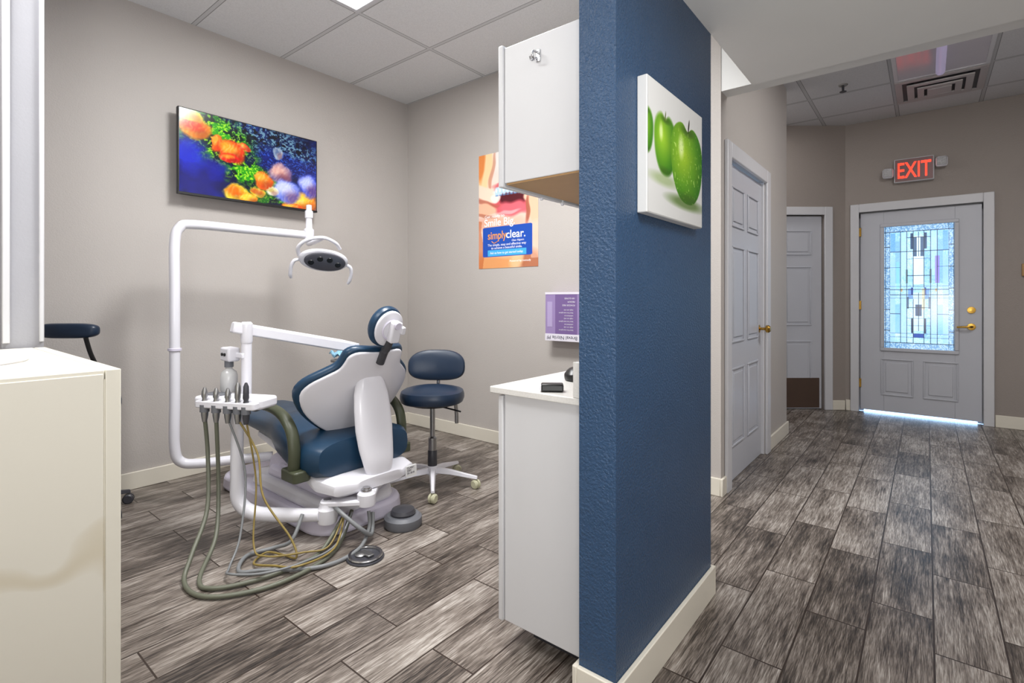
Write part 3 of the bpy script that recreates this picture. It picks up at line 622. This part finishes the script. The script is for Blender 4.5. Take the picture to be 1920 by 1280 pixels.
# armrests
for yy,s in ((1.275,-1),(1.93,1)):
    pth=[(-2.80,.575),(-2.72,.60),(-2.60,.60),(-2.49,.575),(-2.41,.51),(-2.385,.42),(-2.39,.32)]
    rr=[]
    P=cr_spline([(x,yy,z) for x,z in pth],5)
    for i,p in enumerate(P):
        t=(P[min(i+1,len(P)-1)]-P[max(i-1,0)]).normalized(); nn=Vector((0,1,0)).cross(t)
        k=.75 if i in (0,len(P)-1) else 1
        rr.append([p+Vector((0,1,0))*(math.cos(a)*.030*k)+nn*(math.sin(a)*.022*k) for a in [2*math.pi*j/14 for j in range(14)]])
    loft('armrest',rr,m_olive,r)
    prism('armrest_mount',rrect(-2.40,yy-s*.015,.07,.045,.02),.275,.33,m_olive,r,bevel=.008)
boxes('rating_label',[(-2.145,-2.137,1.76,1.83,.215,.272)],M('label_paper',(225,225,225),.5),r)
text('label_text','CLASS I\n220V\nSN 2018',.014,frame((-2.1365,1.765,.258),(0,1,0),(0,0,1)),m_txtd,r)
# lamp pole
lp=tube('lamp_pole',[(-3.06,1.50,.215),(-3.16,1.34,.215),(-3.25,1.17,.215),(-3.29,1.09,.235),(-3.30,1.06,.32),(-3.30,1.06,.6),(-3.30,1.06,.9),(-3.30,1.06,1.2),(-3.30,1.06,1.48),(-3.297,1.085,1.565),(-3.29,1.15,1.588),(-3.27,1.45,1.588),(-3.245,1.80,1.588)],.027,m_white,r,n=16)
lathe('pole_ring',[(.028,-.008),(.034,-.006),(.034,.006),(.028,.008)],(-3.30,1.06,.874),m_wshade,lp)
lathe('lamp_hub',[(.001,1.55),(.03,1.55),(.033,1.565),(.033,1.625),(.022,1.635),(.02,1.70),(.026,1.705),(.026,1.75),(.018,1.755),(.018,1.79),(.001,1.795)],(-3.24,1.835,0),m_white,lp)
hd=Vector((-3.10,1.86,1.415))
LF=frame(hd,(.40,.90,-.10),(.60,-.20,.78))
def L(x,y,z): return LF@Vector((x,y,z))
e=[(.155*math.copysign(abs(math.cos(a))**.9,math.cos(a)),.085*math.sin(a)) for a in np.linspace(0,2*math.pi,37)[:-1]]
lh=puffy('lamp_head',e,.03,.0,m_white,r,F=LF,back=.06,edge=.15)
puffy('lamp_face',[(x*.84+.008,y*.82) for x,y in e],.012,.004,m_mgrey,lh,F=LF@Matrix.Translation((0,0,.018)))
for ux,uy in ((-.078,-.012),(-.026,.022),(.034,.022),(.09,-.008)):
    lathe('led',[(.001,0),(.020,0),(.018,.004),(.001,.005)],L(ux,uy,.026),m_black,lh,axis=LF.to_3x3()@Vector((0,0,1)),n=16)
tube('lamp_yoke',[L(-.15,.0,-.02),L(-.165,.06,-.02),L(-.12,.125,-.02),L(-.03,.16,-.02),L(.05,.135,-.02),L(.09,.085,-.03)],[.014,.012,.011,.012],m_white,lh,n=12)
tube('lamp_drop_arm',[(-3.24,1.835,1.56),(-3.235,1.835,1.53),L(-.03,.15,-.025)],[.018,.016,.013],m_white,lh)
for s in (-1,1):
    tube('lamp_handle',[L(s*.145,-.02,-.005),L(s*.175,-.03,.0),L(s*.19,-.07,.01),L(s*.188,-.13,.02),L(s*.18,-.155,.02)],[.010,.012,.012,.013,.009],m_white,lh,n=12)

# instrument unit
C=Vector((-2.61,1.10,0)); d=Vector((.90,.43,0)).normalized(); p=Vector((.43,-.90,0)).normalized()
tube('support_arm',[(-2.61,1.105,.66),(-2.61,1.105,.5),(-2.61,1.105,.3),(-2.605,1.11,.18),(-2.55,1.155,.12),(-2.42,1.24,.115),(-2.26,1.34,.125)],[.027,.028,.03,.033,.034,.034,.03],m_white,r,n=16)
TF=frame((C.x,C.y,0),tuple(d),tuple(-p))
tr=prism('instrument_tray',rrect(0,0,.190,.07,.03),.640,.69,m_white,r,F=TF,bevel=.012,seg=3)
prism('control_pad',rrect(-.12,.01,.06,.035,.01),.69,.694,m_grey,tr,F=TF)
prism('holder_bar',rrect(.02,-.08,.165,.022,.015),.645,.678,m_white,tr,F=TF,bevel=.005)
offs=[-.100,-.035,.03,.085,.13]; HP=[]
for k,of in enumerate(offs):
    b=C+d*of+p*.085
    hh=.055 if k<3 else .085
    lathe('handpiece',[(.001,-.09),(.010,-.09),(.015,-.06),(.017,-.02),(.016,0),(.010,.02),(.014,.032),(.012,hh),(.005,hh+.018),(.001,hh+.019)],(b.x,b.y,.668),m_steel if k!=4 else m_dgrey,tr,n=14)
    tube('holder_clip',[(b.x,b.y,.625),(b.x,b.y,.66)],.021,m_grey,tr,sm=1)
    HP.append(b)
def hose(pts,rad,mat): tube('hose',pts,rad,mat,tr,n=10,sm=8)
b=HP[0]; hose([(b.x,b.y,.60),(b.x+.01,b.y+.01,.42),(-2.54,.945,.205),(-2.42,.84,.077),(-2.34,.785,.016),(-2.2,.783,.012),(-2.10,.86,.012),(-2.035,1.016,.012),(-2.053,1.213,.012),(-2.13,1.36,.02),(-2.22,1.485,.11)],.0092,m_hose)
b=HP[1]; hose([(b.x,b.y,.60),(b.x,b.y+.01,.295),(-2.475,.957,.10),(-2.31,.83,.014),(-2.2,.842,.012),(-2.13,.977,.012),(-2.11,1.16,.012),(-2.14,1.28,.02),(-2.22,1.44,.10)],.0092,m_hose)
b=HP[3]; hose([(b.x,b.y,.60),(-2.43,1.12,.437),(-2.35,1.11,.257),(-2.215,1.167,.09),(-2.17,1.17,.016),(-2.24,1.15,.012),(-2.326,1.112,.012),(-2.27,1.03,.012),(-2.15,1.06,.03),(-2.06,1.12,.034),(-2.08,1.3,.034),(-2.2,1.43,.11)],.0048,m_hosey)
b=HP[4]; hose([(b.x,b.y,.60),(-2.437,1.116,.313),(-2.344,1.063,.061),(-2.255,1.078,.03),(-2.15,1.2,.034),(-2.12,1.3,.034),(-2.19,1.42,.12)],.0042,m_hosey)
b=HP[2]; hose([(b.x,b.y,.60),(-2.49,1.09,.35),(-2.40,1.03,.1),(-2.32,.95,.012),(-2.22,.91,.034),(-2.113,1.0,.036),(-2.07,1.15,.036),(-2.1,1.32,.036),(-2.18,1.46,.12)],.005,m_hoseg)
hose([(-2.30,1.27,.14),(-2.27,1.20,.05),(-2.34,1.15,.014),(-2.36,1.04,.014),(-2.25,.96,.014),(-2.17,1.02,.02),(-2.02,1.2,.012),(-2.02,1.38,.014),(-2.10,1.50,.05),(-2.13,1.52,.12)],.0088,m_hoseg)
hose([(-2.27,1.40,.16),(-2.15,1.38,.15),(-2.06,1.43,.08),(-2.08,1.50,.03),(-2.14,1.55,.10)],.010,m_hoseg)
# linkage
lathe('joint',[(.001,.085),(.045,.085),(.048,.095),(.048,.15),(.038,.16),(.036,.175),(.001,.175)],(-2.25,1.37,0),m_white,r)
lathe('joint',[(.001,.16),(.042,.16),(.044,.17),(.044,.215),(.036,.225),(.001,.225)],(-2.12,1.50,0),m_white,r)
F=frame((-2.185,1.435,0),(.13,.13,0),(-.13,.13,0)); prism('link',rrect(0,0,.125,.035,.03),.165,.19,m_white,r,F=F,bevel=.006)
F=frame((-2.16,1.55,0),(.1,-.1,0),(.1,.1,0)); prism('link',rrect(0,0,.10,.035,.03),.19,.215,m_white,r,F=F,bevel=.006)
for x,y,z in ((-2.25,1.37,.175),(-2.12,1.50,.225)): lathe('joint_ring',[(.001,0),(.026,0),(.026,.012),(.018,.014),(.018,.02),(.001,.02)],(x,y,z),m_chrome,r)
# post, bottle, upper arm
po=tube('tray_post',[(-2.645,1.165,.68),(-2.645,1.165,1.0)],.024,m_white,r,sm=1,n=16)
A=Vector((-2.655,1.10,1.02)); B=Vector((-2.66,1.80,.868)); ax=(B-A)
F=frame(A,tuple(ax),(0,0,1)); Ln=ax.length
loft('upper_arm',[[F@Vector((q,y_,z_)) for (y_,z_) in ((-h_*.9,-.022),(h_*.7,-.022),(h_,-.012),(h_,.012),(h_*.7,.022),(-h_*.9,.022))] for q,h_ in ((0,.028),(.05,.03),(Ln-.1,.034),(Ln,.030))],m_white,r,bevel=.006)
lathe('arm_pivot',[(.001,-.06),(.026,-.06),(.028,-.05),(.028,.035),(.02,.045),(.001,.045)],(-2.645,1.165,1.0),m_white,r)
lathe('arm_pivot',[(.001,-.07),(.024,-.07),(.026,-.05),(.026,.03),(.001,.035)],(-2.66,1.80,.862),m_white,r)
box('bottle_bracket',(-2.80,-2.70,1.10,1.16,.845,.915),m_white,r,bevel=.01)
box('bracket_rod',(-2.70,-2.63,1.135,1.16,.865,.89),m_white,r,bevel=.004)
lathe('bottle_cap',[(.001,.815),(.021,.815),(.021,.846),(.001,.846)],(-2.75,1.125,0),m_grey,r)
lathe('water_bottle',[(.001,.69),(.036,.69),(.04,.70),(.04,.77),(.034,.792),(.016,.806),(.016,.816),(.001,.816)],(-2.75,1.125,0),M('clear_bottle',(196,196,196),.2),r)
lathe('bottle_knob',[(.001,0),(.008,0),(.008,.006),(.001,.007)],(-2.765,1.10,.88),m_black,r,axis=(0,-1,0),n=12)
lathe('bottle_knob',[(.001,0),(.008,0),(.008,.006),(.001,.007)],(-2.735,1.10,.88),m_black,r,axis=(0,-1,0),n=12)
prism('side_tray',rrect(-2.66,1.85,.17,.12,.03),.775,.792,m_steel,r,bevel=.004)
# crumpled cloth
bm=bmesh.new(); g=20; V=[]
for i in range(g+1):
    for j in range(g+1):
        x=-2.86+.36*i/g; y=1.755+.21*j/g
        V.append(bm.verts.new((x,y,.797+.024*(math.sin(i*1.7+j*.9)+math.sin(j*1.9-i*.6)+2)*.5)))
for i in range(g):
    for j in range(g): a=i*(g+1)+j; bm.faces.new((V[a],V[a+1],V[a+g+2],V[a+g+1]))
o=mk('tray_cloth',bm,m_cloth); md=o.modifiers.new('t','SOLIDIFY'); md.thickness=.004
tag(o,'crumpled light blue cloth on the dental tray','cloth')

# pedals
r=root('foot_pedal',(-1.957,1.379,0),'flat round metal foot pedal on the floor','foot pedal')
lathe('base_disc',[(.001,0),(.080,0),(.083,.005),(.080,.010),(.001,.010)],(-1.957,1.379,0),m_dgrey,r,n=32)
lathe('ring',[(.062,.010),(.074,.010),(.077,.015),(.074,.020),(.064,.020),(.062,.015),(.062,.010)],(-1.957,1.379,0),m_chrome,r,n=32,cap=False)
lathe('button',[(.001,.010),(.022,.010),(.024,.016),(.018,.020),(.001,.021)],(-1.975,1.365,0),m_steel,r)
box('toe_lever',(-1.99,-1.92,1.37,1.40,.011,.022),m_steel,r,bevel=.003)
r=root('foot_control',(-2.09,1.70,0),'round grey foot control on the floor','foot control')
lathe('housing',[(.001,0),(.090,0),(.097,.014),(.095,.045),(.080,.058),(.001,.058)],(-2.09,1.70,0),m_grey,r,n=32)
lathe('top_disc',[(.001,.058),(.060,.058),(.064,.068),(.056,.084),(.03,.092),(.001,.094)],(-2.09,1.70,0),m_dgrey,r,n=32)

# ---------------------------------------------------------------- lights
def area(name,loc,sx,sy,e,col=(1,1,1),rot=(0,0,0)):
    l=bpy.data.lights.new(name,'AREA'); l.shape='RECTANGLE'; l.size=sx; l.size_y=sy; l.energy=e; l.color=col
    o=bpy.data.objects.new(name,l); COL.objects.link(o); o.location=loc; o.rotation_euler=rot; return o
area('lamp_room',(-1.85,1.62,2.945),.8,.5,72,(1,.998,.99))
area('lamp_near',(-2.19,-.16,2.945),1.1,.5,28,(1,.998,.99))
area('lamp_soffit',(.25,.9,2.18),.6,.6,26,(1,.998,.99))
area('lamp_hall',(.6,3.7,2.94),.5,1.1,38,(1,.985,.97))
area('lamp_hall_back',(-1.3,5.3,2.94),.4,.4,7,(1,.985,.97))
area('fill_uplight',(.35,-.6,1.0),.8,.8,40,(1,1,1),(math.radians(140),0,math.radians(20)))  # unseen fill light, added to brighten the soffit and ceiling
w=bpy.data.worlds.new('sky'); S.world=w; w.use_nodes=True
bg=w.node_tree.nodes['Background']; bg.inputs[0].default_value=(.40,.65,1,1); bg.inputs[1].default_value=9.0

# ---------------------------------------------------------------- camera
cd=bpy.data.cameras.new('camera'); cam=bpy.data.objects.new('camera',cd); COL.objects.link(cam)
cam.location=(0,0,1.16); cam.rotation_euler=(math.radians(90),0,math.radians(38.9))
cd.sensor_width=36; cd.lens=36*963/1920; cd.shift_y=-80/1920; cd.clip_start=.02
S.camera=cam
S.view_settings.view_transform='Standard'
